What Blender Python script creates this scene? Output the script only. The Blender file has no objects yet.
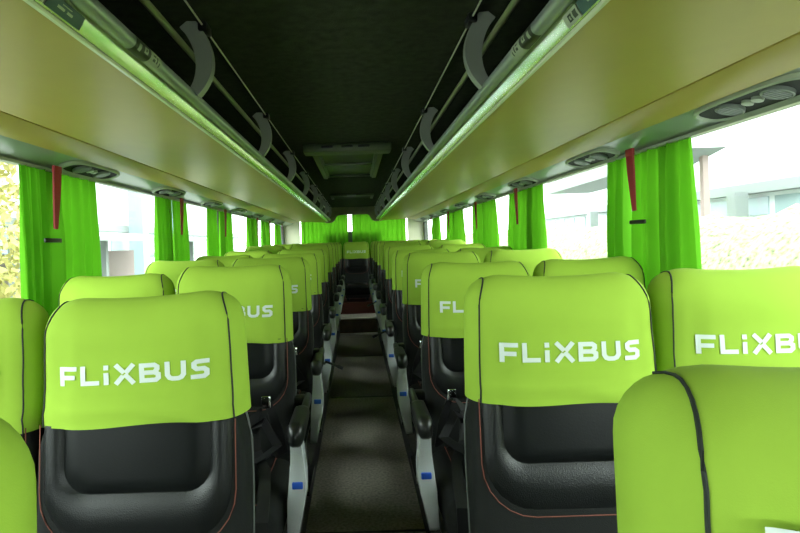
import bpy, bmesh, math, random
from mathutils import Vector, Matrix, noise

PI = math.pi
random.seed(7)
scene = bpy.context.scene
COL = scene.collection

# ------------------------------------------------------------------ camera
H = 1.30                       # eye height above the aisle floor
FPX = 540.0
cam_d = bpy.data.cameras.new('camera')
cam = bpy.data.objects.new('camera', cam_d)
COL.objects.link(cam)
cam_d.sensor_width = 36.0
cam_d.lens = FPX / 800.0 * 36.0
cam_d.shift_x = 44.0 / 800.0
cam_d.shift_y = -23.5 / 800.0
cam_d.clip_start = 0.02
cam_d.clip_end = 400
ROLL = 0.032
cam.matrix_world = Matrix.Translation((0, 0, H)) @ Matrix.Rotation(PI/2, 4, 'X') @ Matrix.Rotation(-ROLL, 4, 'Z')
scene.camera = cam

# ------------------------------------------------------------------ sky and exposure
W = bpy.data.worlds.new('overcast_sky')
scene.world = W
W.use_nodes = True
nt = W.node_tree
bg = nt.nodes['Background']
bg.inputs['Color'].default_value = (0.93, 1.0, 0.97, 1)
bg.inputs['Strength'].default_value = 8.0
vs = scene.view_settings
scene.display_settings.display_device = 'sRGB'
vs.view_transform = 'Standard'
vs.look = 'None'
vs.exposure = 0.32
vs.gamma = 1.0
vs.use_curve_mapping = False
scene.cycles.max_bounces = 10
scene.cycles.diffuse_bounces = 5
scene.cycles.glossy_bounces = 3
scene.cycles.transmission_bounces = 6
scene.cycles.transparent_max_bounces = 12
scene.cycles.caustics_reflective = False
scene.cycles.caustics_refractive = False

# ------------------------------------------------------------------ materials
def new_mat(name):
    m = bpy.data.materials.new(name)
    m.use_nodes = True
    return m, m.node_tree, m.node_tree.nodes['Principled BSDF']

def mat(name, col, rough=0.5, metal=0.0, spec=0.5, bump=None, var=None, sheen=0.0):
    """bump = (kind, scale, strength); var = (scale, amount): soft noise in the colour"""
    m, t, b = new_mat(name)
    b.inputs['Base Color'].default_value = (*col, 1)
    b.inputs['Roughness'].default_value = rough
    b.inputs['Metallic'].default_value = metal
    b.inputs['Specular IOR Level'].default_value = spec
    if sheen:
        b.inputs['Sheen Weight'].default_value = sheen
        b.inputs['Sheen Roughness'].default_value = 0.5
        b.inputs['Sheen Tint'].default_value = (*col, 1)
    tc = t.nodes.new('ShaderNodeTexCoord')
    if var:
        n = t.nodes.new('ShaderNodeTexNoise')
        n.inputs['Scale'].default_value = var[0]
        n.inputs['Detail'].default_value = 5
        t.links.new(tc.outputs['Object'], n.inputs['Vector'])
        r = t.nodes.new('ShaderNodeMapRange')
        r.inputs['From Min'].default_value = 0.3
        r.inputs['From Max'].default_value = 0.7
        r.inputs['To Min'].default_value = 1 - var[1]
        r.inputs['To Max'].default_value = 1 + var[1]
        t.links.new(n.outputs['Fac'], r.inputs['Value'])
        mx = t.nodes.new('ShaderNodeVectorMath'); mx.operation = 'SCALE'
        mx.inputs[0].default_value = col
        t.links.new(r.outputs['Result'], mx.inputs['Scale'])
        t.links.new(mx.outputs['Vector'], b.inputs['Base Color'])
    if bump:
        if bump[0] == 'noise':
            n = t.nodes.new('ShaderNodeTexNoise'); n.inputs['Detail'].default_value = 4
            out = n.outputs['Fac']
        else:
            n = t.nodes.new('ShaderNodeTexVoronoi')
            out = n.outputs['Distance']
        n.inputs['Scale'].default_value = bump[1]
        t.links.new(tc.outputs['Object'], n.inputs['Vector'])
        bp = t.nodes.new('ShaderNodeBump')
        bp.inputs['Strength'].default_value = bump[2]
        bp.inputs['Distance'].default_value = 0.002
        t.links.new(out, bp.inputs['Height'])
        t.links.new(bp.outputs['Normal'], b.inputs['Normal'])
    return m

def cloth_mat(name, col, trans, f):
    m, t, b = new_mat(name)
    out = t.nodes['Material Output']
    d = t.nodes.new('ShaderNodeBsdfDiffuse'); d.inputs['Color'].default_value = (*col, 1)
    tr = t.nodes.new('ShaderNodeBsdfTranslucent'); tr.inputs['Color'].default_value = (*trans, 1)
    mx = t.nodes.new('ShaderNodeMixShader'); mx.inputs['Fac'].default_value = f
    t.links.new(d.outputs[0], mx.inputs[1]); t.links.new(tr.outputs[0], mx.inputs[2])
    t.links.new(mx.outputs[0], out.inputs['Surface'])
    t.nodes.remove(b)
    return m

def glass_mat(name, tint, refl):
    m, t, b = new_mat(name)
    out = t.nodes['Material Output']
    tr = t.nodes.new('ShaderNodeBsdfTransparent'); tr.inputs['Color'].default_value = (*tint, 1)
    gl = t.nodes.new('ShaderNodeBsdfGlossy'); gl.inputs['Roughness'].default_value = 0.02
    mx = t.nodes.new('ShaderNodeMixShader'); mx.inputs['Fac'].default_value = refl
    t.links.new(tr.outputs[0], mx.inputs[1]); t.links.new(gl.outputs[0], mx.inputs[2])
    t.links.new(mx.outputs[0], out.inputs['Surface'])
    t.nodes.remove(b)
    return m

M = {}
M['cover'] = mat('lime_stretch_fabric', (0.285, 0.45, 0.046), 0.85, spec=0.15, bump=('noise', 900, 0.12), var=(6, 0.05), sheen=0.15)
M['letter'] = mat('silver_white_print', (0.60, 0.67, 0.62), 0.5)
M['piping'] = mat('black_piping', (0.006, 0.012, 0.006), 0.7)
M['leather'] = mat('black_leather', (0.006, 0.007, 0.007), 0.33, spec=0.28, bump=('noise', 260, 0.12))
M['perforated'] = mat('black_perforated_leather', (0.008, 0.009, 0.009), 0.30, spec=0.38, bump=('voronoi', 420, 0.25))
M['fabric'] = mat('black_seat_fabric', (0.009, 0.010, 0.009), 0.75, spec=0.2, bump=('noise', 500, 0.3))
M['stitch'] = mat('red_stitching', (0.17, 0.045, 0.025), 0.7)
M['edge'] = mat('grey_edge_piping', (0.10, 0.11, 0.10), 0.4)
M['blackplastic'] = mat('black_plastic', (0.014, 0.015, 0.014), 0.32)
M['silver'] = mat('silver_painted_plastic', (0.74, 0.78, 0.78), 0.22, metal=0.12)
M['blue'] = mat('blue_sticker', (0.02, 0.11, 0.60), 0.4)
M['chrome'] = mat('chrome', (0.7, 0.72, 0.7), 0.15, metal=1.0)
M['belt'] = mat('black_belt_webbing', (0.007, 0.007, 0.008), 0.55, spec=0.3, bump=('noise', 600, 0.3))
M['carpet'] = mat('brown_grey_carpet', (0.25, 0.225, 0.19), 0.95, spec=0.1, bump=('noise', 350, 0.7), var=(70, 0.35))
M['rubber'] = mat('dark_rubber', (0.02, 0.019, 0.017), 0.6)
M['riser'] = mat('brown_step_board', (0.24, 0.17, 0.075), 0.5, var=(12, 0.2))
M['red'] = mat('red_carpet_strip', (0.085, 0.014, 0.008), 0.8)
M['metal_edge'] = mat('aluminium_edge', (0.66, 0.62, 0.50), 0.4, metal=0.3)
M['tray'] = mat('olive_cream_laminate', (0.43, 0.33, 0.065), 0.42, spec=0.35, var=(9, 0.03))
M['band'] = mat('olive_cream_trim', (0.43, 0.33, 0.075), 0.42, spec=0.35)
M['strip'] = mat('pale_green_profile', (0.94, 0.95, 0.86), 0.17, metal=0.85, spec=0.6)
M['lip'] = mat('pale_lip', (0.70, 0.76, 0.50), 0.3)
M['tube'] = mat('satin_grey_rail', (0.42, 0.47, 0.42), 0.38, metal=0.55)
M['rail'] = mat('olive_grey_rail', (0.34, 0.38, 0.18), 0.35, metal=0.3)
M['bracket'] = mat('grey_plastic_bracket', (0.30, 0.32, 0.27), 0.40)
M['trimline'] = mat('thin_metal_trim', (0.80, 0.84, 0.62), 0.3, metal=0.3)
M['ceiling'] = mat('charcoal_felt', (0.050, 0.056, 0.036), 0.95, spec=0.1, bump=('noise', 240, 0.5), var=(30, 0.25))
M['dark'] = mat('dark_liner', (0.012, 0.013, 0.010), 0.85, spec=0.15)
M['hatch'] = mat('dark_green_grey_plastic', (0.11, 0.13, 0.075), 0.4)
M['hatchpane'] = mat('dark_hatch_panel', (0.04, 0.05, 0.03), 0.35)
M['service'] = mat('grey_service_panel', (0.26, 0.29, 0.24), 0.28, spec=0.6)
M['bezel'] = mat('pale_bezel', (0.36, 0.40, 0.31), 0.3)
M['ventdark'] = mat('dark_vent', (0.010, 0.012, 0.010), 0.7)
M['louvre'] = mat('grey_louvre', (0.20, 0.22, 0.20), 0.35)
M['wall'] = mat('grey_wall_lining', (0.09, 0.10, 0.085), 0.7)
M['pillar'] = mat('beige_pillar_panel', (0.72, 0.70, 0.52), 0.6)
M['bulkhead'] = mat('dark_beige_bulkhead', (0.20, 0.19, 0.11), 0.7, var=(20, 0.1))
M['blackframe'] = mat('black_window_band', (0.01, 0.011, 0.01), 0.4)
M['curtain'] = cloth_mat('green_curtain_cloth', (0.10, 0.33, 0.018), (0.13, 0.46, 0.016), 0.30)
M['redstrap'] = mat('red_strap', (0.34, 0.022, 0.030), 0.6)
M['glass'] = glass_mat('window_glass', (0.93, 0.97, 0.95), 0.04)
M['labeldark'] = mat('dark_label', (0.022, 0.028, 0.014), 0.4)
M['labelpale'] = mat('pale_label', (0.42, 0.47, 0.33), 0.45)
M['labelblue'] = mat('slate_blue_label', (0.035, 0.085, 0.085), 0.4)
M['ink'] = mat('ink', (0.05, 0.07, 0.04), 0.6)
M['asphalt'] = mat('pale_paving', (0.30, 0.31, 0.29), 0.9)
M['grass'] = mat('dry_green_shrub', (0.24, 0.26, 0.13), 0.9, var=(14, 0.75))
M['leafy'] = mat('yellowing_leaves', (0.40, 0.36, 0.13), 0.9, var=(5, 0.4))
M['bark'] = mat('bark', (0.10, 0.08, 0.06), 0.9)
M['facade'] = mat('white_facade', (0.62, 0.66, 0.66), 0.7)
M['facadeglass'] = mat('pale_blue_facade_glass', (0.27, 0.34, 0.36), 0.25)
M['facadegrey'] = mat('grey_facade_band', (0.21, 0.23, 0.225), 0.6)
M['facadepink'] = mat('faded_red_facade', (0.30, 0.22, 0.21), 0.7)

# ------------------------------------------------------------------ mesh helpers
class MB:
    def __init__(self):
        self.v = []; self.f = []
    def add(self, verts, faces):
        o = len(self.v)
        self.v += [tuple(p) for p in verts]
        self.f += [tuple(i + o for i in f) for f in faces]
        return self
    def grid(self, rows, close_u=False, close_v=False):
        """rows: list of equal-length point lists"""
        n = len(rows); m = len(rows[0])
        vs_ = [p for r in rows for p in r]
        fs = []
        for i in range(n if close_u else n - 1):
            for j in range(m if close_v else m - 1):
                a = i*m + j; b = i*m + (j+1) % m
                c = ((i+1) % n)*m + (j+1) % m; d = ((i+1) % n)*m + j
                fs.append((a, b, c, d))
        return self.add(vs_, fs)
    def tube(self, pts, r, n=8, caps=True, flat=None):
        pts = [Vector(p) for p in pts]
        rows = []
        for i, p in enumerate(pts):
            t = (pts[min(i+1, len(pts)-1)] - pts[max(i-1, 0)]).normalized()
            up = Vector((0, 0, 1)) if abs(t.z) < 0.95 else Vector((0, 1, 0))
            a = t.cross(up).normalized(); b = t.cross(a).normalized()
            rr = r[i] if isinstance(r, (list, tuple)) else r
            rows.append([p + a*math.cos(2*PI*k/n)*rr + b*math.sin(2*PI*k/n)*rr for k in range(n)])
        o = len(self.v)
        self.grid(rows, close_v=True)
        if caps:
            self.f.append(tuple(o + k for k in range(n))[::-1])
            L = o + (len(rows)-1)*n
            self.f.append(tuple(L + k for k in range(n)))
        return self
    def ribbon(self, pts, side, w, th):
        """flat band: centre pts, 'side' vector across, thickness th"""
        pts = [Vector(p) for p in pts]; rows = []
        for i, p in enumerate(pts):
            t = (pts[min(i+1, len(pts)-1)] - pts[max(i-1, 0)]).normalized()
            s = side(i) if callable(side) else Vector(side)
            s = (s - t*s.dot(t)).normalized(); n = t.cross(s).normalized()
            ww = w[i] if isinstance(w, (list, tuple)) else w
            rows.append([p + s*ww/2 + n*th/2, p - s*ww/2 + n*th/2, p - s*ww/2 - n*th/2, p + s*ww/2 - n*th/2])
        o = len(self.v)
        self.grid(rows, close_v=True)
        self.f.append((o+3, o+2, o+1, o)); L = o + (len(rows)-1)*4
        self.f.append((L, L+1, L+2, L+3))
        return self
    def box(self, x0, x1, y0, y1, z0, z1):
        return self.add([(x0,y0,z0),(x1,y0,z0),(x1,y1,z0),(x0,y1,z0),(x0,y0,z1),(x1,y0,z1),(x1,y1,z1),(x0,y1,z1)],
                        [(3,2,1,0),(4,5,6,7),(0,1,5,4),(1,2,6,5),(2,3,7,6),(3,0,4,7)])
    def rbox(self, x0, x1, y0, y1, z0, z1, r=0.01, seg=3):
        bm = bmesh.new()
        bmesh.ops.create_cube(bm, size=1)
        for v in bm.verts:
            v.co = Vector(((x0+x1)/2 + v.co.x*(x1-x0), (y0+y1)/2 + v.co.y*(y1-y0), (z0+z1)/2 + v.co.z*(z1-z0)))
        bmesh.ops.bevel(bm, geom=bm.edges[:], offset=r, segments=seg, profile=0.5, affect='EDGES', clamp_overlap=True)
        bm.verts.index_update()
        self.add([v.co.copy() for v in bm.verts], [[v.index for v in f.verts] for f in bm.faces])
        bm.free()
        return self
    def prism(self, prof, axis, a, b):
        """closed 2-D outline extruded along axis from a to b; prof in the two other axes"""
        def P(p, t):
            if axis == 'x': return (t, p[0], p[1])
            if axis == 'y': return (p[0], t, p[1])
            return (p[0], p[1], t)
        n = len(prof)
        vs_ = [P(p, a) for p in prof] + [P(p, b) for p in prof]
        fs = [(i, (i+1) % n, n + (i+1) % n, n + i) for i in range(n)]
        fs += [tuple(range(n))[::-1], tuple(range(n, 2*n))]
        return self.add(vs_, fs)
    def mesh(self, name, m, smooth=True, off=(0,0,0), angle=40):
        me = bpy.data.meshes.new(name)
        ox, oy, oz = off
        me.from_pydata([(x-ox, y-oy, z-oz) for x, y, z in self.v], [], self.f)
        bm = bmesh.new(); bm.from_mesh(me)
        bmesh.ops.recalc_face_normals(bm, faces=bm.faces[:])
        if smooth:
            lim = math.radians(angle)
            for f in bm.faces: f.smooth = True
            for e in bm.edges:
                if len(e.link_faces) == 2 and e.calc_face_angle(0) > lim: e.smooth = False
        bm.to_mesh(me); bm.free()
        me.materials.append(m)
        return me

def obj(name, me, parent=None, loc=(0,0,0), rot=(0,0,0)):
    o = bpy.data.objects.new(name, me)
    COL.objects.link(o)
    o.location = loc; o.rotation_euler = rot
    if parent: o.parent = parent
    return o
def tag(o, label=None, cat=None, group=None, kind=None):
    if label: o['label'] = label
    if cat: o['category'] = cat
    if group: o['group'] = group
    if kind: o['kind'] = kind
    return o
def thing(name, label, cat, loc=(0,0,0), group=None, rot=(0,0,0)):
    return tag(obj(name, None, None, loc, rot), label, cat, group)
def struct(name, mb, m, smooth=False):
    return tag(obj(name, mb.mesh(name, m, smooth)), kind='structure')

# ------------------------------------------------------------------ bus shell
XB = -0.03                     # centre line of the vehicle
HW = 1.17                      # half width at the glass
Y0, Y1 = -2.4, 9.30            # front and rear of the cabin
ZW0, ZW1 = 0.80, H + 0.323     # window band
ZC = H + 0.60                  # ceiling
PLAT = 0.12
ROWZ = [0.0, 0.0, 0.0, 0.025, 0.03, 0.05, 0.085, 0.095, 0.10, 0.10]
RD = [0.40] + [1.16 + 0.82*k for k in range(9)]
LD = [0.315] + [1.08 + 0.82*k for k in range(9)]
STEP = 7.75

b = MB().box(XB-0.30, XB+0.36, Y0, STEP, -0.06, 0.0)
struct('floor', b, M['carpet'])
seam = MB()
for y in (2.42, 4.55, 6.2): seam.box(XB-0.22, XB+0.30, y, y+0.012, 0.0, 0.003)
struct('trim_1', seam, M['rubber'])
# raised seat platforms, gently rising towards the rear
for side, n in ((-1, 'trim_2'), (1, 'trim_3')):
    D = RD if side > 0 else LD
    prof = [(Y0, -0.06), (Y0, PLAT)]
    for k in range(10):
        prof += [(D[k]-0.45 if k else Y0+0.02, PLAT+ROWZ[k]-0.002), (D[k]+0.28, PLAT+ROWZ[k]-0.002)]
    prof += [(Y1, PLAT+0.098), (Y1, -0.06)]
    pts = [prof[0]]
    for q in prof[1:]:
        if abs(q[0]-pts[-1][0]) + abs(q[1]-pts[-1][1]) > 1e-5: pts.append(q)
    xa, xb_ = (0.27, XB+HW+0.03) if side > 0 else (XB-HW-0.03, -0.27)
    struct(n, MB().prism(pts, 'x', xa, xb_), M['rubber'])
# two steps up to the rear bench
struct('trim_4', MB().box(-0.27, 0.27, STEP, Y1, -0.05, 0.215), M['riser'])
struct('trim_5', MB().box(-0.268, 0.268, STEP-0.012, STEP+0.05, 0.205, 0.222), M['metal_edge'])
struct('trim_6', MB().box(-0.268, 0.268, STEP-0.10, STEP-0.003, 0.0, 0.012), M['metal_edge'])
struct('trim_7', MB().box(-0.268, 0.268, 8.22, Y1, 0.216, 0.40), M['red'])
struct('trim_8', MB().box(-0.266, 0.266, STEP+0.052, 8.215, 0.216, 0.224), M['carpet'])

# side walls under and over the windows
for s, n in ((-1, 'left'), (1, 'right')):
    x = XB + s*(HW+0.03)
    b = MB().box(min(x, x+s*0.06), max(x, x+s*0.06), Y0, Y1, -0.06, ZW0)
    b.box(min(x, x+s*0.06), max(x, x+s*0.06), Y0, Y1, ZW1+0.03, ZC+0.10)
    b.box(min(x, x+s*0.06), max(x, x+s*0.06), 9.15, Y1, ZW0, ZW1+0.03)
    struct('wall_'+n, b, M['wall'])
# roof and dark ceiling felt
b = MB().box(XB-HW-0.09, XB+HW+0.09, Y0, Y1+0.06, ZC+0.02, ZC+0.10)
b.box(XB-1.15, XB+1.15, Y0, Y1, ZC, ZC+0.02)
struct('ceiling', b, M['ceiling'])
# rear wall : window opening from Z .20 up in the middle, deeper at the sides
b = MB()
b.box(XB-HW-0.09, XB+HW+0.09, Y1, Y1+0.06, -0.06, H-0.12)
b.box(XB-0.50, XB+0.46, Y1-0.03, Y1+0.06, H-0.12, H+0.20)
b.box(XB-HW-0.09, XB+HW+0.09, Y1, Y1+0.06, H+0.52, ZC+0.02)
struct('wall_rear', b, M['wall'])
b = MB()
for s in (-1, 1):
    x0, x1 = sorted((XB+s*0.93, XB+s*(HW+0.03)))
    b.box(x0, x1, Y1-0.02, Y1+0.05, H-0.12, H+0.52)
struct('trim_9', b, M['pillar'])
# front end behind the viewer : dash wall and windscreen narrowed to cut front light
b = MB().box(XB-HW-0.09, XB+HW+0.09, Y0-0.06, Y0, -0.06, 1.15)
b.box(XB-HW-0.09, XB+HW+0.09, Y0-0.06, Y0, 1.52, ZC+0.02)  # upper wall brought low to block light through the windscreen
struct('wall_front', b, M['wall'])
wn = 0
def pane(x, y0, y1, z0, z1):
    global wn
    wn += 1
    return struct('window_%d' % wn, MB().box(x-0.003, x+0.003, y0, y1, z0, z1), M['glass'])
PILL = {-1: [-0.1, 2.10, 3.44, 4.80, 6.20, 7.55], 1: [-0.1, 1.95, 3.45, 4.75, 6.15, 7.55]}
tn = 9
for s in (-1, 1):
    ps = [Y0] + PILL[s] + [9.15]
    for a, c in zip(ps[:-1], ps[1:]):
        pane(XB+s*(HW+0.045), a, c, ZW0, ZW1+0.03)
    b = MB()
    for p in PILL[s]:
        x0, x1 = sorted((XB+s*(HW+0.012), XB+s*(HW+0.04)))
        b.box(x0, x1, p-0.035, p+0.035, ZW0-0.01, ZW1+0.01)
    tn += 1
    struct('trim_%d' % tn, b, M['blackframe'])
wn += 1
struct('window_%d' % wn, MB().box(XB-0.925, XB+0.925, Y1+0.02, Y1+0.026, H-0.12, H+0.52), M['glass'])
wn += 1
struct('window_%d' % wn, MB().box(XB-HW-0.03, XB+HW+0.03, Y0-0.035, Y0-0.03, 1.15, 1.52), M['glass'])
# service channel between rack and glass
for s in (-1, 1):
    prof = [(1.032, .362), (1.06, .352), (1.10, .343), (1.14, .334), (1.172, .323), (1.198, .323), (1.198, .40), (1.032, .40)]
    p3 = [(XB+s*p[0], H+p[1]) for p in prof]
    tn += 1
    struct('trim_%d' % tn, MB().prism(p3, 'y', Y0, Y1-0.03), M['service'], True)
    tn += 1
    x0, x1 = sorted((XB+s*1.142, XB+s*1.158))
    struct('trim_%d' % tn, MB().box(x0, x1, Y0+0.02, 9.14, H+0.316, H+0.3265), M['bezel'])

# rear bulkhead over the rear window
BY = 8.95
pf = [(-0.50, .60), (-0.50, .345), (-0.40, .345), (-0.345, .38), (-0.305, .455), (-0.27, .475),
      (0.20, .475), (0.235, .455), (0.27, .39), (0.32, .355), (0.45, .355), (0.45, .60)]
b = MB().prism([(x, H+z) for x, z in pf], 'y', BY, BY+0.05)
tn += 1
struct('trim_%d' % tn, b, M['bulkhead'])

# ------------------------------------------------------------------ luggage racks
def rack(s, word):
    X = lambda q: XB + s*q
    ya, yb = Y0+0.05, 8.94
    r = thing('luggage_rack', 'long olive-cream overhead luggage rack along the %s windows' % word, 'luggage rack',
              (XB+s*0.66, 3.7, H+0.36), 'overhead luggage racks')
    off = (XB+s*0.66, 3.7, H+0.36)
    def part(name, mb, m, smooth=True, par=r, o=off):
        return obj(name, mb.mesh(name, m, smooth, o), par)
    # underside
    prof = [(.428, .362), (.47, .361), (.55, .363), (.65, .367), (.78, .374), (.898, .380), (.898, .395), (.65, .390), (.428, .385)]
    part('tray_panel', MB().prism([(X(x), H+z) for x, z in prof], 'y', ya, yb), M['tray'])
    prof = [(.903, .379), (.905, .377), (1.026, .358), (1.030, .362), (1.030, .40), (.903, .40)]
    part('outer_panel', MB().prism([(X(x), H+z) for x, z in prof], 'y', ya, yb), M['band'])
    # glossy profile along the inner edge
    prof = [(.4275, .3625), (.4252, .3634), (.4222, .3678), (.4184, .3744), (.4146, .3814), (.4110, .3886), (.4076, .3962), (.415, .399), (.44, .388)]
    part('edge_profile', MB().prism([(X(x), H+z) for x, z in prof], 'y', ya, yb), M['strip'])
    part('edge_lip', MB().prism([(X(x), H+z) for x, z in [(.432, .3595), (.425, .3595), (.4225, .3635), (.427, .3645), (.432, .364)]], 'y', ya, yb), M['lip'])
    part('front_rail', MB().tube([(X(.392), ya + (yb-ya)*k/12, H+.401) for k in range(13)], 0.0155, 16), M['tube'])
    part('upper_rail', MB().tube([(X(.405), ya + (yb-ya)*k/12, H+.532) for k in range(13)], 0.0085, 10), M['rail'])
    part('liner', MB().prism([(X(x), H+z) for x, z in [(.45, .3965), (.90, .402), (1.15, .42), (1.15, .595), (1.13, .595), (1.13, .44), (.90, .415), (.45, .407)]], 'y', ya, yb), M['dark'])
    # curved grab brackets
    for k in range(8):
        y = 1.44 + 1.0*k
        pts = []
        for t in range(17):
            u = t/16
            # quadratic-ish C shape from front rail up to the ceiling
            p0, p1, p2, p3 = (.392, .405), (.350, .455), (.343, .535), (.402, .600)
            c = [(1-u)**3, 3*u*(1-u)**2, 3*u*u*(1-u), u**3]
            x = sum(c[i]*p[0] for i, p in enumerate((p0, p1, p2, p3)))
            z = sum(c[i]*p[1] for i, p in enumerate((p0, p1, p2, p3)))
            pts.append((X(x), y + 0.012*math.sin(u*PI), H+z))
        w = [0.026 + 0.014*math.sin(PI*min(1, t/16*1.05)) + 0.018*(t/16)**2 for t in range(17)]
        part('grab_bracket', MB().ribbon(pts, lambda i: Vector((1, 0, 0.001)) if 0 else Vector((-(pts[min(i+1,16)][2]-pts[max(i-1,0)][2]), 0, pts[min(i+1,16)][0]-pts[max(i-1,0)][0])), w, 0.030), M['bracket'])
        c = part('clip', MB().rbox(X(.357)-0.012, X(.357)+0.012, y-0.02, y+0.035, H+.574, H+.598, 0.004, 2), M['blackplastic'])
    part('ceiling_trim', MB().tube([(X(.357), ya, H+.588), (X(.357), yb, H+.588)], 0.0028, 6), M['trimline'])
    # number label wrapped round the front rail : dark half and pale half
    def wrap(y0, y1, a0, a1, rr):
        rows = []
        for i in range(3):
            y = y0 + (y1-y0)*i/2
            rows.append([(X(.392) - s*math.cos(a)*rr, y, H+.401 + math.sin(a)*rr) for a in [a0 + (a1-a0)*j/12 for j in range(13)]])
        return MB().grid(rows)
    lb = part('number_label', wrap(1.03, 1.105, -1.9, 1.2, 0.0163), M['labeldark'])
    part('pale_label', wrap(1.105, 1.165, -1.9, 1.2, 0.0163), M['labelpale'], par=r)
    sg = MB()
    for (yy, aa, dy, da) in ((1.045, -.9, .012, .9), (1.072, -.6, .018, .22), (1.072, -.05, .018, .22), (1.072, -.6, .006, .77), (1.084, -.6, .006, .77)):
        w_ = wrap(yy, yy+dy, aa, aa+da, 0.0167); sg.add(w_.v, w_.f)
    obj('figure', sg.mesh('figure', M['labelpale'], True, off), lb)
    sg = MB()
    for (yy, aa, dy, da) in ((1.118, -.7, .012, .35), (1.136, -.7, .006, .8), (1.118, -.1, .012, .2), (1.150, -.9, .005, .6)):
        w_ = wrap(yy, yy+dy, aa, aa+da, 0.0167); sg.add(w_.v, w_.f)
    part('figure', sg, M['ink'])
    # slate-blue and white pictogram labels on the profile
    def on_profile(y0, y1, t0, t1, lift):
        ax, az, bx, bz = .4235, .3659, .4095, .3920
        nx, nz = -0.85*lift, -0.5*lift
        P = lambda t: (X(ax + (bx-ax)*t + nx), H + az + (bz-az)*t + nz)
        p, q = P(t0), P(t1)
        mid = ((p[0]+q[0])/2 - s*0.0012*0.85, (p[1]+q[1])/2 - 0.0012*0.5)
        return MB().grid([[(p[0], y, p[1]), (mid[0], y, mid[1]), (q[0], y, q[1])] for y in (y0, y1)])
    lb = part('blue_label', on_profile(.80, .90, .12, .92, .0018), M['labelblue'])
    lb['label'] = 'slate blue pictogram label on the pale profile'
    sg = MB()
    for (a, c, t0, t1) in ((.825, .845, .40, .62), (.852, .868, .40, .62), (.835, .862, .70, .76)):
        q = on_profile(a, c, t0, t1, .0024); sg.add(q.v, q.f)
    obj('figure', sg.mesh('figure', M['labelpale'], True, off), lb)
    y2 = (.74, .795) if s < 0 else (.905, .96)
    lb = part('white_label', on_profile(*y2, .12, .92, .0016), M['labelpale'])
    sg = MB()
    for (a, c, t0, t1) in ((.1, .35, .3, .75), (.45, .7, .3, .42), (.45, .7, .62, .75), (.45, .53, .3, .75), (.62, .7, .3, .75)):
        q = on_profile(y2[0]+(y2[1]-y2[0])*a, y2[0]+(y2[1]-y2[0])*c, t0, t1, .0022); sg.add(q.v, q.f)
    obj('figure', sg.mesh('figure', M['ink'], True, off), lb)
rack(-1, 'left')
rack(1, 'right')

# ------------------------------------------------------------------ reading light and air vent units in the service channel
ORD = ['first', 'second', 'third', 'fourth', 'fifth', 'sixth', 'seventh', 'eighth', 'ninth', 'tenth']
def ring(cx, cy, cz, ax, ay, n=28):
    return [(cx+ax*math.cos(2*PI*k/n), cy+ay*math.sin(2*PI*k/n), cz) for k in range(n)]
_vu = {}
def vent_unit(s, y, word, k):
    ang = s*math.atan2(0.037, 0.135)
    r = thing('vent_unit', 'dark oval air vent and lamp unit above the %s windows, %s from the front' % (word, ORD[k]), 'air vent',
              (XB+s*1.085, y, H+.3425), 'air vent units over the windows', (0, ang, 0))
    if not _vu:
        # superellipse bezel
        def se(ax, ay, z, n=40, e=0.62):
            out = []
            for i in range(n):
                t = 2*PI*i/n
                c_, s_ = math.cos(t), math.sin(t)
                out.append((ax*math.copysign(abs(c_)**e, c_), ay*math.copysign(abs(s_)**e, s_), z))
            return out
        m = MB().grid([se(.056, .215, .004), se(.055, .212, -.007), se(.050, .200, -.010), se(.047, .192, -.004), se(.046, .190, .004)], close_v=True)
        _vu['bezel'] = m.mesh('bezel', M['bezel'])
        m = MB().grid([se(.0475, .193, -.003), se(.04, .17, .000), se(.004, .004, .001)], close_v=True)
        _vu['recess'] = m.mesh('recess', M['ventdark'])
        def disc(cy, ra, m_):
            q = MB()
            rows = [ring(0, cy, .001, ra, ra), ring(0, cy, -.009, ra, ra), ring(0, cy, -.011, ra*.9, ra*.9), ring(0, cy, -.007, ra*.82, ra*.82), ring(0, cy, -.006, .001, .001)]
            q.grid(rows, close_v=True)
            for j in range(-2, 3):
                yy = cy + j*ra*.30; hw = math.sqrt(max(0, (ra*.8)**2 - (j*ra*.30)**2))
                q.box(-hw, hw, yy-.0022, yy+.0022, -.0105, -.006)
            return q.mesh('air_vent', m_)
        _vu['v1'] = disc(-.085, .036, M['louvre']); _vu['v2'] = disc(.085, .036, M['louvre'])
        q = MB()
        for yy in (-.018, .018):
            q.grid([ring(0, yy, .001, .015, .015), ring(0, yy, -.007, .014, .014), ring(0, yy, -.009, .008, .008), ring(0, yy, -.009, .001, .001)], close_v=True)
        _vu['lamp'] = q.mesh('reading_lamp', M['bezel'])
    obj('bezel', _vu['bezel'], r); obj('recess', _vu['recess'], r)
    obj('air_vent', _vu['v1'], r); obj('air_vent', _vu['v2'], r); obj('reading_lamp', _vu['lamp'], r)
for k in range(8): vent_unit(1, 1.42 + 0.985*k, 'right', k)
for k in range(7): vent_unit(-1, 2.30 + 0.965*k, 'left', k)

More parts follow.
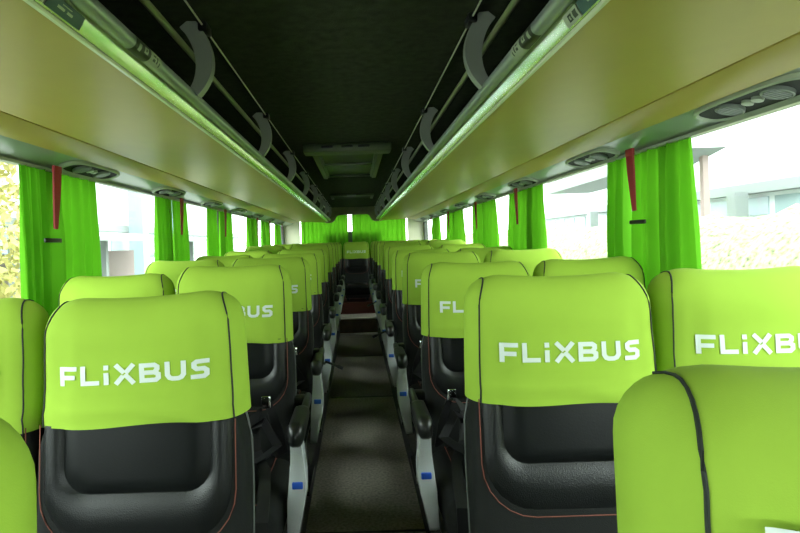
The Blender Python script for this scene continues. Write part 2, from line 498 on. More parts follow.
# ------------------------------------------------------------------ roof hatch and rear air outlet
hx = XB - 0.005
h = thing('roof_hatch', 'dark framed roof hatch with a thick front lip in the ceiling', 'roof hatch', (hx, 3.9, ZC))
o_ = (hx, 3.9, ZC)
q = MB().rbox(hx-.265, hx+.265, 3.22, 3.36, ZC-.052, ZC, .012, 3)
obj('front_lip', q.mesh('front_lip', M['hatch'], True, o_), h)
for s in (-1, 1):
    q = MB().rbox(hx+s*.205-.019, hx+s*.205+.019, 3.36, 4.64, ZC-.045, ZC, .008, 2)
    q.rbox(hx+s*.178-.005, hx+s*.178+.005, 3.37, 4.62, ZC-.036, ZC, .002, 2)
    obj('side_rail', q.mesh('side_rail', M['hatch'], True, o_), h)
obj('rear_rail', MB().rbox(hx-.20, hx+.20, 4.60, 4.64, ZC-.03, ZC, .008, 2).mesh('rear_rail', M['hatchpane'], True, o_), h)
obj('cross_bar', MB().rbox(hx-.18, hx+.18, 3.94, 3.958, ZC-.03, ZC, .004, 2).mesh('cross_bar', M['hatch'], True, o_), h)
obj('hatch_panel', MB().box(hx-.19, hx+.19, 3.36, 4.62, ZC-.016, ZC-.001).mesh('hatch_panel', M['hatchpane'], False, o_), h)
q = MB()
for x in (-.12, 0, .10): q.rbox(hx+x-.035, hx+x+.035, 3.214, 3.224, ZC-.030, ZC-.014, .003, 2)
obj('catch', q.mesh('catch', M['blackplastic'], True, o_), h)

v = thing('ceiling_vent', 'low dark air outlet box in the ceiling near the rear bulkhead', 'air vent', (XB, 6.85, ZC))
o_ = (XB, 6.85, ZC)
obj('frame', MB().rbox(XB-.27, XB+.27, 6.62, 6.70, ZC-.022, ZC, .006, 2).rbox(XB-.27, XB-.235, 6.70, 7.1, ZC-.022, ZC, .006, 2).rbox(XB+.235, XB+.27, 6.70, 7.1, ZC-.022, ZC, .006, 2).mesh('frame', M['hatch'], True, o_), v)
obj('grille', MB().box(XB-.235, XB+.235, 6.70, 7.08, ZC-.010, ZC-.001).mesh('grille', M['ventdark'], False, o_), v)
obj('catch', MB().rbox(XB-.06, XB+.05, 6.60, 6.63, ZC-.020, ZC-.004, .003, 2).mesh('catch', M['louvre'], True, o_), v)

# ------------------------------------------------------------------ seats
TILT = 0.075
def lean(z): return (z - 1.08) * TILT
CH = 0.272
CZ = H - 0.355                 # hem of the cover
def xp_of(t):                  # half width of the front panel by path height 0..1
    return 0.191 - 0.005*min(1, t/0.7) - 0.020*max(0, (t-0.70)/0.30)**1.5
def arch(v):
    """v 0..1 from front hem over the crest to the back hem -> (y, h, t)"""
    hs, ry, rh = 0.187, 0.062, CH - 0.187
    L1 = hs; L2 = PI*0.5*(ry+rh)*1.0; T = 2*L1 + L2
    d = v*T
    if d < L1: return 0.0, d, d/L1*0.62
    if d < L1+L2:
        a = (d-L1)/L2*PI
        return ry - ry*math.cos(a), hs + rh*math.sin(a), 0.62 + 0.38*math.sin(a)
    d -= L1+L2
    return 2*ry, hs - d, (1-d/L1)*0.62
def front_y(x, h):
    """depth of the cover's front face at (x,h)"""
    hw = xp_of(min(1, h/CH))
    u = max(-1, min(1, x/hw))
    belly = -0.012*(1-u*u) * (0.55+0.45*math.sin(PI*min(1, h/CH*1.1)))
    pull = math.exp(-(h/0.055)**2)
    wr = 0.0030*pull*math.sin(h*150 + 3*u + 4*u*u) + 0.0022*noise.noise(Vector((x*9, h*26, 1.3)))
    side = 0.006*math.exp(-((abs(u)-0.80)/0.10)**2)      # shallow hollow beside the seam
    return belly + wr + side - 0.006*pull
CO = (0, 0.03, 1.08)           # own origin of the cover
def cover_pt(u, v):
    y, h, t = arch(v)
    hw = xp_of(t); x = u*hw
    fy = front_y(x, h)
    if v <= 0.5:
        w = max(0.0, 1 - max(0, h-0.187)/(CH-0.187))
        y = y + fy*w
    e = max(0, (abs(u)-0.72)/0.28)**2
    if v <= 0.5: y += 0.016*e*max(0, 1-(v/0.5)**6)
    dip = -0.012*e*max(0, (t-0.62)/0.38) - 0.007*(1-u*u)*max(0, (t-0.62)/0.38) + 0.004*u*u*max(0, (t-.62)/.38)
    z = CZ + h + dip
    z += (0.0018*math.sin(u*5+0.6) - 0.001*u*u)*max(0, 1-h/0.05)
    return Vector((x, y + lean(z), z))
def cover_mesh():
    NU, NV = 28, 44
    m = MB()
    rows = [[cover_pt(-1+2*i/NU, j/NV) for i in range(NU+1)] for j in range(NV+1)]
    m.grid(rows)
    # hem turned under at front and back
    for j, dy in ((0, 0.012), (NV, -0.012)):
        m.grid([rows[j], [p + Vector((0, dy, 0.003)) for p in rows[j]]])
    for s in (-1, 1):
        g = []
        for j in range(NV//2 + 1):
            a = cover_pt(s, j/NV); c = cover_pt(s, 1 - j/NV)
            row = []
            for k in range(11):
                t = k/10
                p = a.lerp(c, t)
                th = (c-a).length
                p.x += s*0.022*math.sin(PI*t)**0.8*min(1, th/0.08)
                row.append(p)
            g.append(row)
        m.grid(g)
        m.grid([g[0], [p + Vector((-s*0.012, 0, 0.003)) for p in g[0]]])
    return m.mesh('headrest_cover', M['cover'], True, CO, 70)
def cover_piping(s):
    pts = []
    for j in range(0, 25):
        p = cover_pt(s, j/44)
        out = Vector((s*0.7, -0.7, 0)) if j < 14 else Vector((s*0.5, -0.3, 0.7))
        pts.append(p + out.normalized()*0.0008)
    return MB().tube(pts, 0.0019, 6).mesh('cover_piping', M['piping'], True, CO)

def lettering():
    """the word on the cover as printed strokes, wrapped on the front face"""
    U = 0.30/150; x0 = -75.0; T = 5.0; HT = 22.0
    m = MB()
    def stroke(pts, w=T):
        P = [Vector((p[0], p[1])) for p in pts]
        # refine
        Q = [P[0]]
        for a, c in zip(P[:-1], P[1:]):
            n = max(1, int((c-a).length/3))
            for i in range(1, n+1): Q.append(a.lerp(c, i/n))
        L, R = [], []
        for i, p in enumerate(Q):
            t0 = (Q[i]-Q[i-1]).normalized() if i else None
            t1 = (Q[i+1]-Q[i]).normalized() if i < len(Q)-1 else None
            ta = t0 or t1; tb = t1 or t0
            t = (ta+tb).normalized()
            n = Vector((-t.y, t.x)); k = 1/max(0.6, n.dot(Vector((-ta.y, ta.x))))
            L.append(p+n*w/2*k); R.append(p-n*w/2*k)
        rows = []
        for l, r in zip(L, R):
            row = []
            for q in (l, (l+r)/2, r):
                X_ = (x0+q.x)*U; Z_ = 1.034 + q.y*U*0.93
                hh = Z_ - CZ
                row.append((X_, front_y(X_, hh) + lean(Z_) - 0.0016, Z_))
            rows.append(row)
        m.grid(rows)
    h = T/2
    stroke([(h, 0), (h, HT)]); stroke([(T, HT-h), (19, HT-h)]); stroke([(T, 9.6), (17, 9.6)])              # F
    stroke([(23+h, HT), (23+h, 0)]); stroke([(23+T, h), (42, h)])                                           # L
    stroke([(49, 0), (49, 13.5)]); stroke([(49, 16.6), (49, HT)])                                           # i
    stroke([(58.5, HT), (67, 12.6)]); stroke([(67.6, 11), (76.5, 0)]); stroke([(76.5, HT), (68.5, 12.2)]); stroke([(66, 9.4), (58.5, 0)])   # X
    stroke([(82+h, 0), (82+h, HT)])                                                                         # B
    stroke([(82+T, HT-h), (97, HT-h), (99.6, HT-h-2), (99.6, HT-h-4.6), (97, 11.2), (82+T, 11.2)])
    stroke([(97, 11.2), (100.6, 9), (100.6, h+2.4), (98, h), (82+T, h)])
    stroke([(107+h, HT), (107+h, h+4.5), (109+h, h+1.2), (112+h, h), (120, h), (123, h+1.2), (125.2, h+4.5), (125.2, HT)])   # U
    stroke([(150, HT-h), (138, HT-h), (135.4, HT-h-2), (135.4, 13.6), (138, 11.2), (144.6, 11.2), (147.2, 9), (147.2, h+2.2), (144.6, h), (132, h)])   # S
    return m.mesh('lettering', M['letter'], False, CO)

def ucurve(hw, zb, r, zt, taper=0.0, n=7):
    """U outline from top left, down, round, up to the top right: (x,z)"""
    pts = []
    for k in range(n): 
        t = k/(n-1); pts.append((-hw - taper*t, zt + (zb+r-zt)*t))
    for k in range(1, n): 
        a = PI + PI/2*k/(n-1); pts.append((-hw-taper+r + r*math.cos(a), zb+r + r*math.sin(a)))
    for k in range(1, n): pts.append((-hw-taper+r + (2*(hw+taper-r))*k/(n-1), zb))
    for k in range(1, n):
        a = -PI/2 + PI/2*k/(n-1); pts.append((hw+taper-r + r*math.cos(a), zb+r + r*math.sin(a)))
    for k in range(1, n):
        t = k/(n-1); pts.append((hw+taper - taper*t, zb+r + (zt-zb-r)*t))
    return pts
BO = (0, 0, PLAT)
FY = 0.014                     # backrest face behind the cover face
SEC = [(0.50, .200, .075), (0.52, .206, .10), (0.62, .211, .118), (0.75, .212, .120), (0.82, .212, .120), (0.90, .210, .112), (0.95, .195, .10),
       (1.02, .182, .095), (1.10, .174, .085), (1.14, .164, .07), (1.16, .145, .04), (1.165, .10, .01)]
def shell_hw(z):
    for (a, h0, _), (b, h1, _) in zip(SEC[:-1], SEC[1:]):
        if a <= z <= b: return h0 + (h1-h0)*(z-a)/(b-a)
    return SEC[0][1]
def shell_mesh():
    rows = []
    sec = SEC
    for z, hw, dp in sec:
        row = []
        r = min(0.028, dp*0.42); n = 4
        cy = FY + lean(z) - 0.10*max(0, (0.75-z))*0.6
        y0, y1 = cy, cy + dp
        if z > 1.1: y0 += (z-1.1)*0.25; y1 = y0 + dp
        for (cx, cyy, a0) in ((hw-r, y0+r, -PI/2), (hw-r, y1-r, 0), (-hw+r, y1-r, PI/2), (-hw+r, y0+r, PI)):
            for k in range(n+1):
                a = a0 + PI/2*k/n
                row.append((cx + r*math.cos(a), cyy + r*math.sin(a), z))
        rows.append(row)
    m = MB().grid(rows, close_v=True)
    o = len(m.v); k = len(rows[0])
    m.f.append(tuple(range(k))[::-1]); m.f.append(tuple(range(o-k, o)))
    return m.mesh('backrest', M['fabric'], True, BO)
def fy(z): return FY + lean(z) - 0.10*max(0, (0.75-z))*0.6
OUT = ucurve(0.190, 0.715, 0.105, 0.955)
INN = ucurve(0.146, 0.818, 0.050, 0.955)
def bolster_mesh():
    rows = []
    for k in range(9):
        t = k/8
        row = []
        for (a, c) in zip(OUT, INN):
            x = a[0] + (c[0]-a[0])*t; z = a[1] + (c[1]-a[1])*t
            d = 0.015*math.sin(PI*min(1, t*0.93))**0.7 if t < 1 else 0.003
            row.append((x, fy(z) + 0.004 - d, z))
        rows.append(row)
    return MB().grid(rows).mesh('bolster_pad', M['perforated'], True, BO, 80)
def centre_mesh():
    rows = []
    cz = 0.915
    for k in range(10):
        t = k/9
        sc = 1 - t
        d = 0.002 + 0.010*min(1, t/0.22)**0.5
        row = []
        for (a) in INN:
            x = a[0]*sc; z = cz + (a[1]-cz)*sc if a[1] < cz else a[1] + (cz - a[1])*t*0.0
            row.append((x, fy(z) + 0.002 - d, z))
        rows.append(row)
    return MB().grid(rows).mesh('centre_pad', M['leather'], True, BO, 80)
def stitch_mesh():
    U_ = ucurve(0.196, 0.708, 0.110, 0.955)
    pts = [(x, fy(z) - 0.0012 + (0.026 - math.sqrt(max(0, 0.026**2 - max(0, abs(x)-0.187)**2))), z) for x, z in U_]
    return MB().tube(pts, 0.0012, 5).mesh('stitching', M['stitch'], True, BO)
def edge_mesh(s):
    pts = []
    for k in range(12):
        z = 0.52 + (0.965-0.52)*k/11
        hw = shell_hw(z)
        pts.append((s*(hw+0.001), fy(z) + 0.092, z))
    return MB().tube(pts, 0.0022, 5).mesh('edge_piping', M['edge'], True, BO)
def cushion_mesh():
    m = MB().rbox(-.210, .210, -.44, .09, .40, .545, .045, 4)
    # soft crown
    m.v = [(x, y, z + (0.018*(1-(x/.218)**2)*(1-((y+.17)/.28)**2) if z > .5 else 0)) for x, y, z in m.v]
    return m.mesh('seat_cushion', M['fabric'], True, BO, 60)
def insert_mesh():
    rows = []
    for i in range(9):
        x = -.15 + .30*i/8
        rows.append([(x, -.40 + .40*j/8, .549 + 0.018*(1-(x/.218)**2)*(1-((-.40+.40*j/8+.17)/.28)**2) + .004*math.sin(PI*i/8)*math.sin(PI*j/8)) for j in range(9)])
    m = MB().grid(rows)
    return m.mesh('cushion_insert', M['leather'], True, BO, 60)
def cushion_stitch():
    def zz(x, y): return .5515 + 0.018*(1-(x/.218)**2)*(1-((y+.17)/.28)**2)
    L = [(-.155, -.02), (-.155, -.2), (-.155, -.38), (-.10, -.41), (0, -.415), (.10, -.41), (.155, -.38), (.155, -.2), (.155, -.02)]
    pts = []
    for a, c in zip(L[:-1], L[1:]):
        for k in range(4):
            x = a[0]+(c[0]-a[0])*k/4; y = a[1]+(c[1]-a[1])*k/4; pts.append((x, y, zz(x, y)))
    return MB().tube(pts, 0.0016, 5).mesh('cushion_stitching', M['stitch'], True, BO)
def base_mesh():
    m = MB().rbox(-.19, .19, -.36, .06, .345, .41, .012, 2)
    m.box(-.17, -.13, -.20, .02, PLAT, .35); m.box(.13, .17, -.20, .02, PLAT, .35)
    m.box(-.20, .20, -.24, .06, PLAT, PLAT+.02)
    return m.mesh('seat_base', M['blackplastic'], True, BO)
def arm_mesh(s):
    m = MB()
    prof = []
    rows = []
    for k in range(15):
        t = k/14
        y = -0.115 - 0.225*t
        w = 0.025*min(1, (t+0.02)/0.08)**0.4 * (min(1, (1.0-t)/0.10)**0.45 if t > 0.9 else 1)
        w = max(w, 0.006)
        hgt = 0.024 + 0.010*t
        zc = 0.733 - 0.010*t - 0.05*max(0, t-0.88)
        row = []
        for q in range(14):
            a = 2*PI*q/14
            c_, s_ = math.cos(a), math.sin(a)
            e = 0.65
            row.append((s*0.256 + w*math.copysign(abs(c_)**e, c_), y, zc + hgt*(w/0.025)**0.6*math.copysign(abs(s_)**e, s_)))
        rows.append(row)
    m.grid(rows, close_v=True)
    n = len(m.v); m.f.append(tuple(range(14))); m.f.append(tuple(range(n-14, n)))
    # pivot block at the backrest
    m.rbox(s*.256-.012, s*.256+.012, -.13, .10, .700, .738, .010, 2)
    m.rbox(min(s*.205, s*.25), max(s*.205, s*.25), .03, .09, .705, .735, .008, 2)
    return m.mesh('armrest', M['blackplastic'], True, BO, 60)
PLATE = [(-.325, .712), (-.315, .67), (-.30, .63), (-.305, .58), (-.315, .52), (-.30, .45), (-.265, .39), (-.22, .355), (-.16, .355),
         (-.165, .42), (-.20, .47), (-.225, .53), (-.235, .60), (-.25, .66), (-.268, .712)]
def plate_mesh(s):
    # silver side casting, thicker in the middle, leaning outward under the seat
    m = MB()
    def shift(z): return s*(0.256 - 0.030*max(0, (0.56-z)/0.2))
    def thick(z): return 0.017 + 0.011*math.exp(-((z-0.55)/0.09)**2)
    n = len(PLATE)
    rows = []
    for (tx, ins) in ((-1, 0.010), (-1, 0.010), (-.9, 0.003), (-0.4, 0), (0.4, 0), (.9, 0.003), (1, 0.010)):
        row = []
        cy = sum(p[0] for p in PLATE)/n
        for (y, z) in PLATE:
            c = Vector((-.255, max(.40, min(.70, z)))); d = Vector((y, z)) - c
            L = max(1e-6, d.length); d2 = d*(max(0.2, (L-ins)/L))
            row.append((shift(z) + tx*thick(z), c.x + d2.x, c.y + d2.y))
        rows.append(row)
    rows = rows[1:]
    m.grid(rows, close_v=True)
    k = len(rows[0]); o = len(m.v)
    m.f.append(tuple(range(k))); m.f.append(tuple(range(o-k, o)))
    return m.mesh('side_plate', M['silver'], True, BO, 50)
def sticker_mesh(s):
    x = s*0.256
    m = MB().rbox(x-.016, x+.016, -.3115, -.296, .562, .582, .003, 2)
    return m.mesh('blue_sticker', M['blue'], True, BO)
def lever_mesh(s):
    m = MB().tube([(s*.205, -.20, .50), (s*.25, -.35, .575), (s*.325, -.36, .545)], [.008, .007, .008], 8)
    m.tube([(s*.318, -.359, .548), (s*.350, -.362, .534)], .011, 8)
    return m.mesh('recline_lever', M['blackplastic'], True, BO)
def belt_mesh(s):
    m = MB()
    m.ribbon([(-s*.175, -.035, .56), (-s*.165, -.075, .66), (-s*.13, -.065, .76), (-s*.085, -.075, .70), (-s*.10, -.12, .605), (-s*.15, -.24, .590), (-s*.17, -.38, .580), (-s*.175, -.452, .54), (-s*.175, -.462, .46)], (1, 0.25, 0.1), .034, .003)
    m.ribbon([(-s*.06, -.055, .575), (-s*.08, -.095, .66), (-s*.125, -.11, .70), (-s*.17, -.115, .62), (-s*.13, -.17, .604), (-s*.06, -.27, .602), (s*.02, -.36, .594)], (1, -0.2, 0.15), .034, .003)
    m.ribbon([(s*.195, .0, .53), (s*.18, -.06, .585), (s*.10, -.10, .600), (0, -.16, .603), (-s*.08, -.24, .603)], (0.5, 0.8, 0), .034, .003)
    return m.mesh('seat_belt', M['belt'], True, BO)
def buckle_mesh(s):
    return MB().rbox(min(-s*.105, -s*.055), max(-s*.105, -s*.055), -.31, -.235, .602, .628, .008, 2).mesh('buckle', M['blackplastic'], True, BO)
def tongue_mesh(s):
    return MB().rbox(-s*.13-.016, -s*.13+.016, -.078, -.070, .735, .775, .003, 2).mesh('buckle_tongue', M['chrome'], True, BO)

SM = dict(cover=cover_mesh(), letter=lettering(), pip={-1: cover_piping(-1), 1: cover_piping(1)}, shell=shell_mesh(), bol=bolster_mesh(),
          cen=centre_mesh(), sti=stitch_mesh(), edge={-1: edge_mesh(-1), 1: edge_mesh(1)}, cus=cushion_mesh(), ins=insert_mesh(), cst=cushion_stitch(),
          base=base_mesh(), arm={s: arm_mesh(s) for s in (-1, 1)}, plate={s: plate_mesh(s) for s in (-1, 1)}, stk={s: sticker_mesh(s) for s in (-1, 1)},
          lev={s: lever_mesh(s) for s in (-1, 1)}, belt={s: belt_mesh(s) for s in (-1, 1)}, buc={s: buckle_mesh(s) for s in (-1, 1)}, ton={s: tongue_mesh(s) for s in (-1, 1)})

def seat(x, y, dz, label, group, arm=0, lever=False, belt=0, yaw=0.0, croll=0.0, lift=(0, 0, 0), text=True, squash=1.0, deep=1.0):
    r = thing('coach_seat', label, 'seat', (x, y, PLAT+dz), group, (0, 0, yaw))
    base = obj('seat_base', SM['base'], r)
    obj('backrest', SM['shell'], r)
    obj('bolster_pad', SM['bol'], r); obj('centre_pad', SM['cen'], r); obj('stitching', SM['sti'], r)
    for s in (-1, 1): obj('edge_piping', SM['edge'][s], r)
    c = obj('headrest_cover', SM['cover'], r, (CO[0], CO[1], CO[2]-PLAT), (0, croll, 0))
    c.scale = (1, deep, squash)
    if text: obj('lettering', SM['letter'], c, lift)
    for s in (-1, 1): obj('cover_piping', SM['pip'][s], c)
    cu = obj('seat_cushion', SM['cus'], r)
    obj('cushion_insert', SM['ins'], cu); obj('cushion_stitching', SM['cst'], cu)
    if arm:
        a = obj('armrest', SM['arm'][arm], r)
        p = obj('side_plate', SM['plate'][arm], r)
        p['label'] = 'silver armrest side plate'
        obj('blue_sticker', SM['stk'][arm], p)
        if lever: obj('recline_lever', SM['lev'][arm], r)
    if belt:
        bl = obj('seat_belt', SM['belt'][belt], r)
        obj('buckle', SM['buc'][belt], bl); obj('buckle_tongue', SM['ton'][belt], bl)
    return r
RW = ['front row', 'second row', 'third row', 'fourth row', 'fifth row', 'sixth row', 'seventh row', 'eighth row', 'ninth row', 'tenth row']
rnd = random.Random(3)
for side, D in ((-1, LD), (1, RD)):
    word = 'left' if side < 0 else 'right'
    for k in range(10):
        dz = ROWZ[k]
        yaw = rnd.uniform(-.004, .004); cr = rnd.uniform(-.012, .012)
        if side < 0 and k == 1: cr = -0.030
        if side < 0 and k == 2: dz += 0.018
        if side > 0 and k == 0: dz -= 0.038
        if side < 0 and k == 0: dz -= 0.02
        lab = 'green-covered black seat next to the aisle, %s, %s of the aisle' % (RW[k], word)
        if k == 0: lab = 'green-covered seat cut off by the bottom %s corner of the photo, next to the aisle' % word
        seat(side*0.45 - (0.007 if side < 0 and k == 0 else 0.001 if k == 0 else 0), D[k], dz, lab, 'aisle seats %s of the aisle' % word, arm=-side if k > 1 else 0,
             lever=(side < 0 and k == 4) or (side > 0 and k in (5, 7)), belt=side if k in (2, 3) else 0, yaw=yaw, croll=cr, lift=(-0.014, -0.003, 0.051) if (side > 0 and k == 0) else (0, 0, 0), squash=0.92 if (side < 0 and k == 1) else 1.0, deep=1.35 if (side > 0 and k == 0) else 1.0)
        if k == 0: continue
        yaw = rnd.uniform(-.004, .004); cr = rnd.uniform(-.012, .012)
        if side < 0 and k in (1, 2): dz -= (0, 0.012, 0.022)[k]
        lab = 'green-covered black seat beside the window, %s, %s of the aisle' % (RW[k], word)
        seat(side*0.884, D[k] + (0.02 if k == 1 else rnd.uniform(-.01, .02)), dz, lab, 'window seats %s of the aisle' % word, yaw=yaw, croll=cr)
for i, x in enumerate((-.88, -.44, 0.0, .44, .88)):
    lab = {0: 'rear bench seat in the far left corner', 1: 'rear bench seat left of the middle one', 2: 'middle rear bench seat facing straight down the aisle',
           3: 'rear bench seat right of the middle one', 4: 'rear bench seat in the far right corner'}[i]
    seat(x, 8.66, 0.105, 'green-covered ' + lab, 'rear bench seats')

# ------------------------------------------------------------------ curtains
def curtain(x, y0, y1, z0, z1, folds, amp, seed, flare=1.08, axis='y', pinch=0.0):
    rr = random.Random(seed)
    ph = rr.uniform(0, 6.28); ph2 = rr.uniform(0, 6.28)
    NY, NZ = max(24, int(folds*12)), 16
    rows = []
    yc = (y0+y1)/2
    for i in range(NZ+1):
        v = i/NZ
        z = z1 + (z0-z1)*v
        row = []
        for j in range(NY+1):
            u = j/NY
            w = (1 + (flare-1)*v) * (1 - pinch*math.exp(-((v-0.45)/0.2)**2))
            y = yc + (y0-yc + (y1-y0)*u)*w
            f = math.sin(2*PI*folds*u + ph + 0.5*math.sin(3*v+ph2)) + 0.45*math.sin(2*PI*folds*0.47*u + ph2 + v*1.1) + 0.2*math.sin(2*PI*folds*2.1*u+ph+v)
            a = amp*(0.45 + 0.55*min(1, v*3))
            row.append((x + a*f, y, z) if axis == 'y' else (y, x + a*f, z))
        rows.append(row)
    return MB().grid(rows)
cn = {-1: 0, 1: 0}
def side_curtain(s, y0, y1, folds, amp=0.016, flare=1.08, seed=1):
    word = 'left' if s < 0 else 'right'
    k = cn[s]; cn[s] += 1
    x = XB + s*(HW-0.016)
    yc = (y0+y1)/2
    m = curtain(x, y0, y1, 0.72, ZW1-0.005, folds, amp, seed, flare)
    t = obj('curtain', m.mesh('curtain', M['curtain'], True, (x, yc, ZW1), 180), None, (x, yc, ZW1))
    tag(t, 'gathered bright green curtain at the %s windows, %s from the front' % (word, ORDC[k]), 'curtain', 'side window curtains')
    return t
ORDC = ORD + ['eleventh', 'twelfth', 'thirteenth']
LB = [(1.905, 2.06, 2.085, 2.46), (3.22, 3.47, 3.50, 3.78), (4.30, 4.62, 4.68, 5.18), (5.86, 6.15, 6.18, 6.50), (6.78, 7.02, 7.05, 7.40), (7.95, 8.2, 8.22, 8.5)]
RB = [(1.795, 2.155, 2.215, 2.385), (3.22, 3.52, 3.55, 3.90), (4.34, 4.7, 4.74, 5.14), (5.68, 6.1, 6.14, 6.62), (7.2, 7.5, 7.53, 7.88)]
for s, BB in ((-1, LB), (1, RB)):
    for i, (a, b_, c, d) in enumerate(BB):
        side_curtain(s, a, b_, 5.6 if i < 2 else 4, 0.021, 1.0, 10*i + (1 if s < 0 else 2))
        side_curtain(s, c, d, 4.6 if i < 2 else 4, 0.021, 1.0, 10*i + (5 if s < 0 else 6))
        word = 'left' if s < 0 else 'right'
        x = XB + s*(HW-0.085)
        yy = {(-1, 0): 2.03, (1, 0): 2.06}.get((s, i), (b_+c)/2)
        st = thing('window_strap', 'tapered red strap hanging between green curtains at the %s windows, %s from the front' % (word, ORD[i]), 'strap',
                   (x, yy, ZW1-.01), 'red straps between the curtains')
        pts = [(0, 0, -.01), (0, -0.005, -.08), (0, -0.012, -.15), (0, -0.020, -.225)]
        m = MB().ribbon(pts, (0, 1, 0), [.050, .046, .034, .020], .007)
        obj('strap_body', m.mesh('strap_body', M['redstrap']), st)
        obj('strap_top', MB().rbox(-.006, .006, -.026, .026, -.014, .012, .003, 2).mesh('strap_top', M['redstrap']), st)
        if i == 0:
            tie = obj('curtain_tie', MB().rbox(-.004, .004, -.055, .055, -.008, .008, .003, 2).mesh('curtain_tie', M['blackplastic']), None, (x, yy-0.04, H+0.045))
            tag(tie, 'small black tie joining the two front curtains at the %s window' % word, 'curtain tie', 'curtain ties')
# rear window curtains, white gap between them
for (x0, x1, lab, sd) in ((-.93, -.13, 'left', 3), (-.06, .86, 'right', 4)):
    m = curtain(Y1-0.10, x0, x1, H-0.25, H+0.50, 11, 0.016, sd, 1.0, 'x')
    t = obj('curtain', m.mesh('curtain', M['curtain'], True, (x0, Y1-.1, H+.5), 180), None, (x0, Y1-.1, H+.5))
    tag(t, 'bright green curtain across the %s half of the rear window' % lab, 'curtain', 'rear window curtains')

# ------------------------------------------------------------------ outside
GZ = -1.25
struct('ground', MB().box(-70, 70, -40, 110, GZ-0.1, GZ), M['asphalt'])
rr = random.Random(11)
def blob_bank(x0, x1, y0, y1, ztop, seed):
    m = MB(); NX, NY = 10, 150
    rows = []
    for j in range(NY+1):
        y = y0 + (y1-y0)*j/NY; row = []
        for i in range(NX+1):
            t = i/NX
            x = x0 + (x1-x0)*t
            hgt = (ztop-GZ) * math.sin(PI*(0.04+0.92*t))**0.45
            n = noise.noise(Vector((x*1.7, y*1.7, seed))) + 0.6*noise.noise(Vector((x*4.5, y*4.5, seed+3)))
            row.append((x + 0.16*n, y + 0.1*n, GZ + hgt*(1+0.10*n) - (0.02 if t in (0, 1) else 0)))
        rows.append(row)
    return m.grid(rows)
hd = obj('hedge', blob_bank(4.6, 7.4, -4, 34, 1.50, 2.0).mesh('hedge', M['grass'], True, (0,0,0), 180))
tag(hd, 'long rounded green and yellow hedge outside the right windows', 'hedge')

def building(name, label, s, xf, y0, y1, ztop, bands, bays, cols):
    r = thing(name, label, 'building', (s*xf, (y0+y1)/2, GZ))
    o = (s*xf, (y0+y1)/2, GZ)
    def P(n, mb, m): return obj(n, mb.mesh(n, M[m], False, o), r)
    xa, xb_ = sorted((s*xf, s*(xf+8)))
    P('wall', MB().box(xa, xb_, y0, y1, GZ, ztop), 'facade')
    for (z0, z1, m, dep) in bands:
        a, c = sorted((s*(xf-dep), s*(xf+0.02)))
        P('facade_band', MB().box(a, c, y0, y1, z0, z1), m)
    for (z0, z1, wy, gy) in bays:
        y = y0 + gy
        while y + wy < y1:
            a, c = sorted((s*(xf-.06), s*(xf+.02)))
            P('window', MB().box(a, c, y, y+wy, z0, z1), 'facadeglass')
            y += wy + gy
    for (y, w, z0, z1, m) in cols:
        a, c = sorted((s*(xf-1.2), s*(xf-1.2+w)))
        P('column', MB().box(a, c, y, y+w, z0, z1), m)
    return r
building('building', 'pale white building with glazed bays behind the hedge', 1, 16, 2, 46, 9.0,
         [(2.75, 3.15, 'facadegrey', .5), (0.9, 1.7, 'facadegrey', .1)], [(1.9, 2.6, 1.5, .35)], [(21, .5, GZ, 2.8, 'facadegrey'), (34, .5, GZ, 2.8, 'facadegrey')])
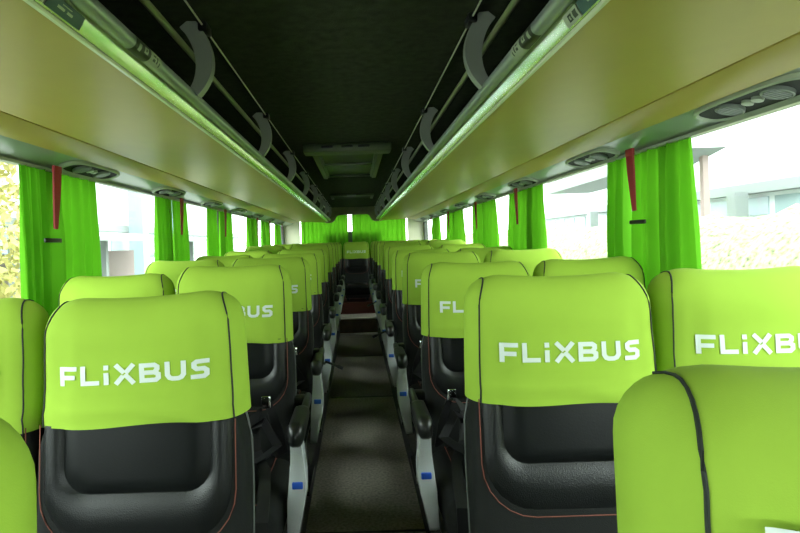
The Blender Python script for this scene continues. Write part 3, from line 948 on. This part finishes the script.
# canopy roof
cp = thing('canopy', 'grey pointed canopy roof on a post beyond the hedge', 'canopy', (12.0, 18.5, GZ))
o = (12.0, 18.5, GZ)
obj('roof', MB().prism([(17.6, 4.05), (20, 3.62), (28, 3.5), (28, 4.6), (20, 4.4)], 'x', 10.0, 12.2).mesh('roof', M['facadegrey'], False, o), cp)
obj('post', MB().box(11.9, 12.1, 18.4, 18.6, GZ, 4.0).mesh('post', M['facadepink'], False, o), cp)
building('building', 'pale building with dark blue columns outside the left windows', -1, 13, 2, 60, 10.0,
         [(2.3, 2.65, 'facadegrey', .4), (0.9, 1.1, 'facadegrey', .15)], [(1.2, 2.2, 2.2, 1.0)],
         [(14, .45, GZ, 5, 'facadeglass'), (17.5, .6, GZ, 5, 'facadeglass'), (20, .5, 2.6, 5, 'facadepink'), (23, .8, GZ, 6, 'facadeglass'), (30, .8, GZ, 6, 'facadeglass'), (36, 1.2, GZ, 6, 'facadeglass')])
kp = thing('shelter', 'low flat-roofed shelter with pale panels outside the left windows', 'shelter', (-8, 13, GZ))
o = (-8, 13, GZ)
obj('roof', MB().prism([(-10.5, 1.95), (-6.0, 1.55), (-6.0, 1.65), (-10.5, 2.1)], 'y', 10, 24).mesh('roof', M['facadegrey'], False, o), kp)
for y in (11, 15, 19, 23): obj('post', MB().box(-7.1, -6.95, y, y+.15, GZ, 1.66).mesh('post', M['facadegrey'], False, o), kp)
obj('panel', MB().box(-9.9, -9.8, 10.2, 23.8, 0.2, 1.3).mesh('panel', M['facadepink'], False, o), kp)

def tree(x, y, label, seed):
    r = thing('tree', label, 'tree', (x, y, GZ), 'trees outside')
    rr = random.Random(seed)
    obj('trunk', MB().tube([(0, 0, 0), (.05, .02, 1.2), (0, .05, 2.6)], [.16, .12, .07], 10).mesh('trunk', M['bark']), r)
    m = MB()
    for k in range(2600):
        a = rr.uniform(0, 2*PI); cz = rr.uniform(-1, 1); rad = rr.uniform(.35, 1)**.5
        q = Vector((math.cos(a)*math.sqrt(1-cz*cz), math.sin(a)*math.sqrt(1-cz*cz), cz))*rad
        p = Vector((q.x*1.05, q.y*1.1, 2.6 + q.z*1.9))
        u = Vector((rr.uniform(-1,1), rr.uniform(-1,1), rr.uniform(-1,1))).normalized()
        w = u.cross(Vector((rr.uniform(-1,1), rr.uniform(-1,1), rr.uniform(-1,1)))).normalized()
        sz = rr.uniform(.05, .11)
        m.add([p-u*sz, p+w*sz*.5, p+u*sz, p-w*sz*.5], [(0,1,2,3)])
    obj('foliage', m.mesh('foliage', M['leafy'], False), r)
tree(-5.6, 7.7, 'yellow-leaved tree outside the frontmost left window', 4)
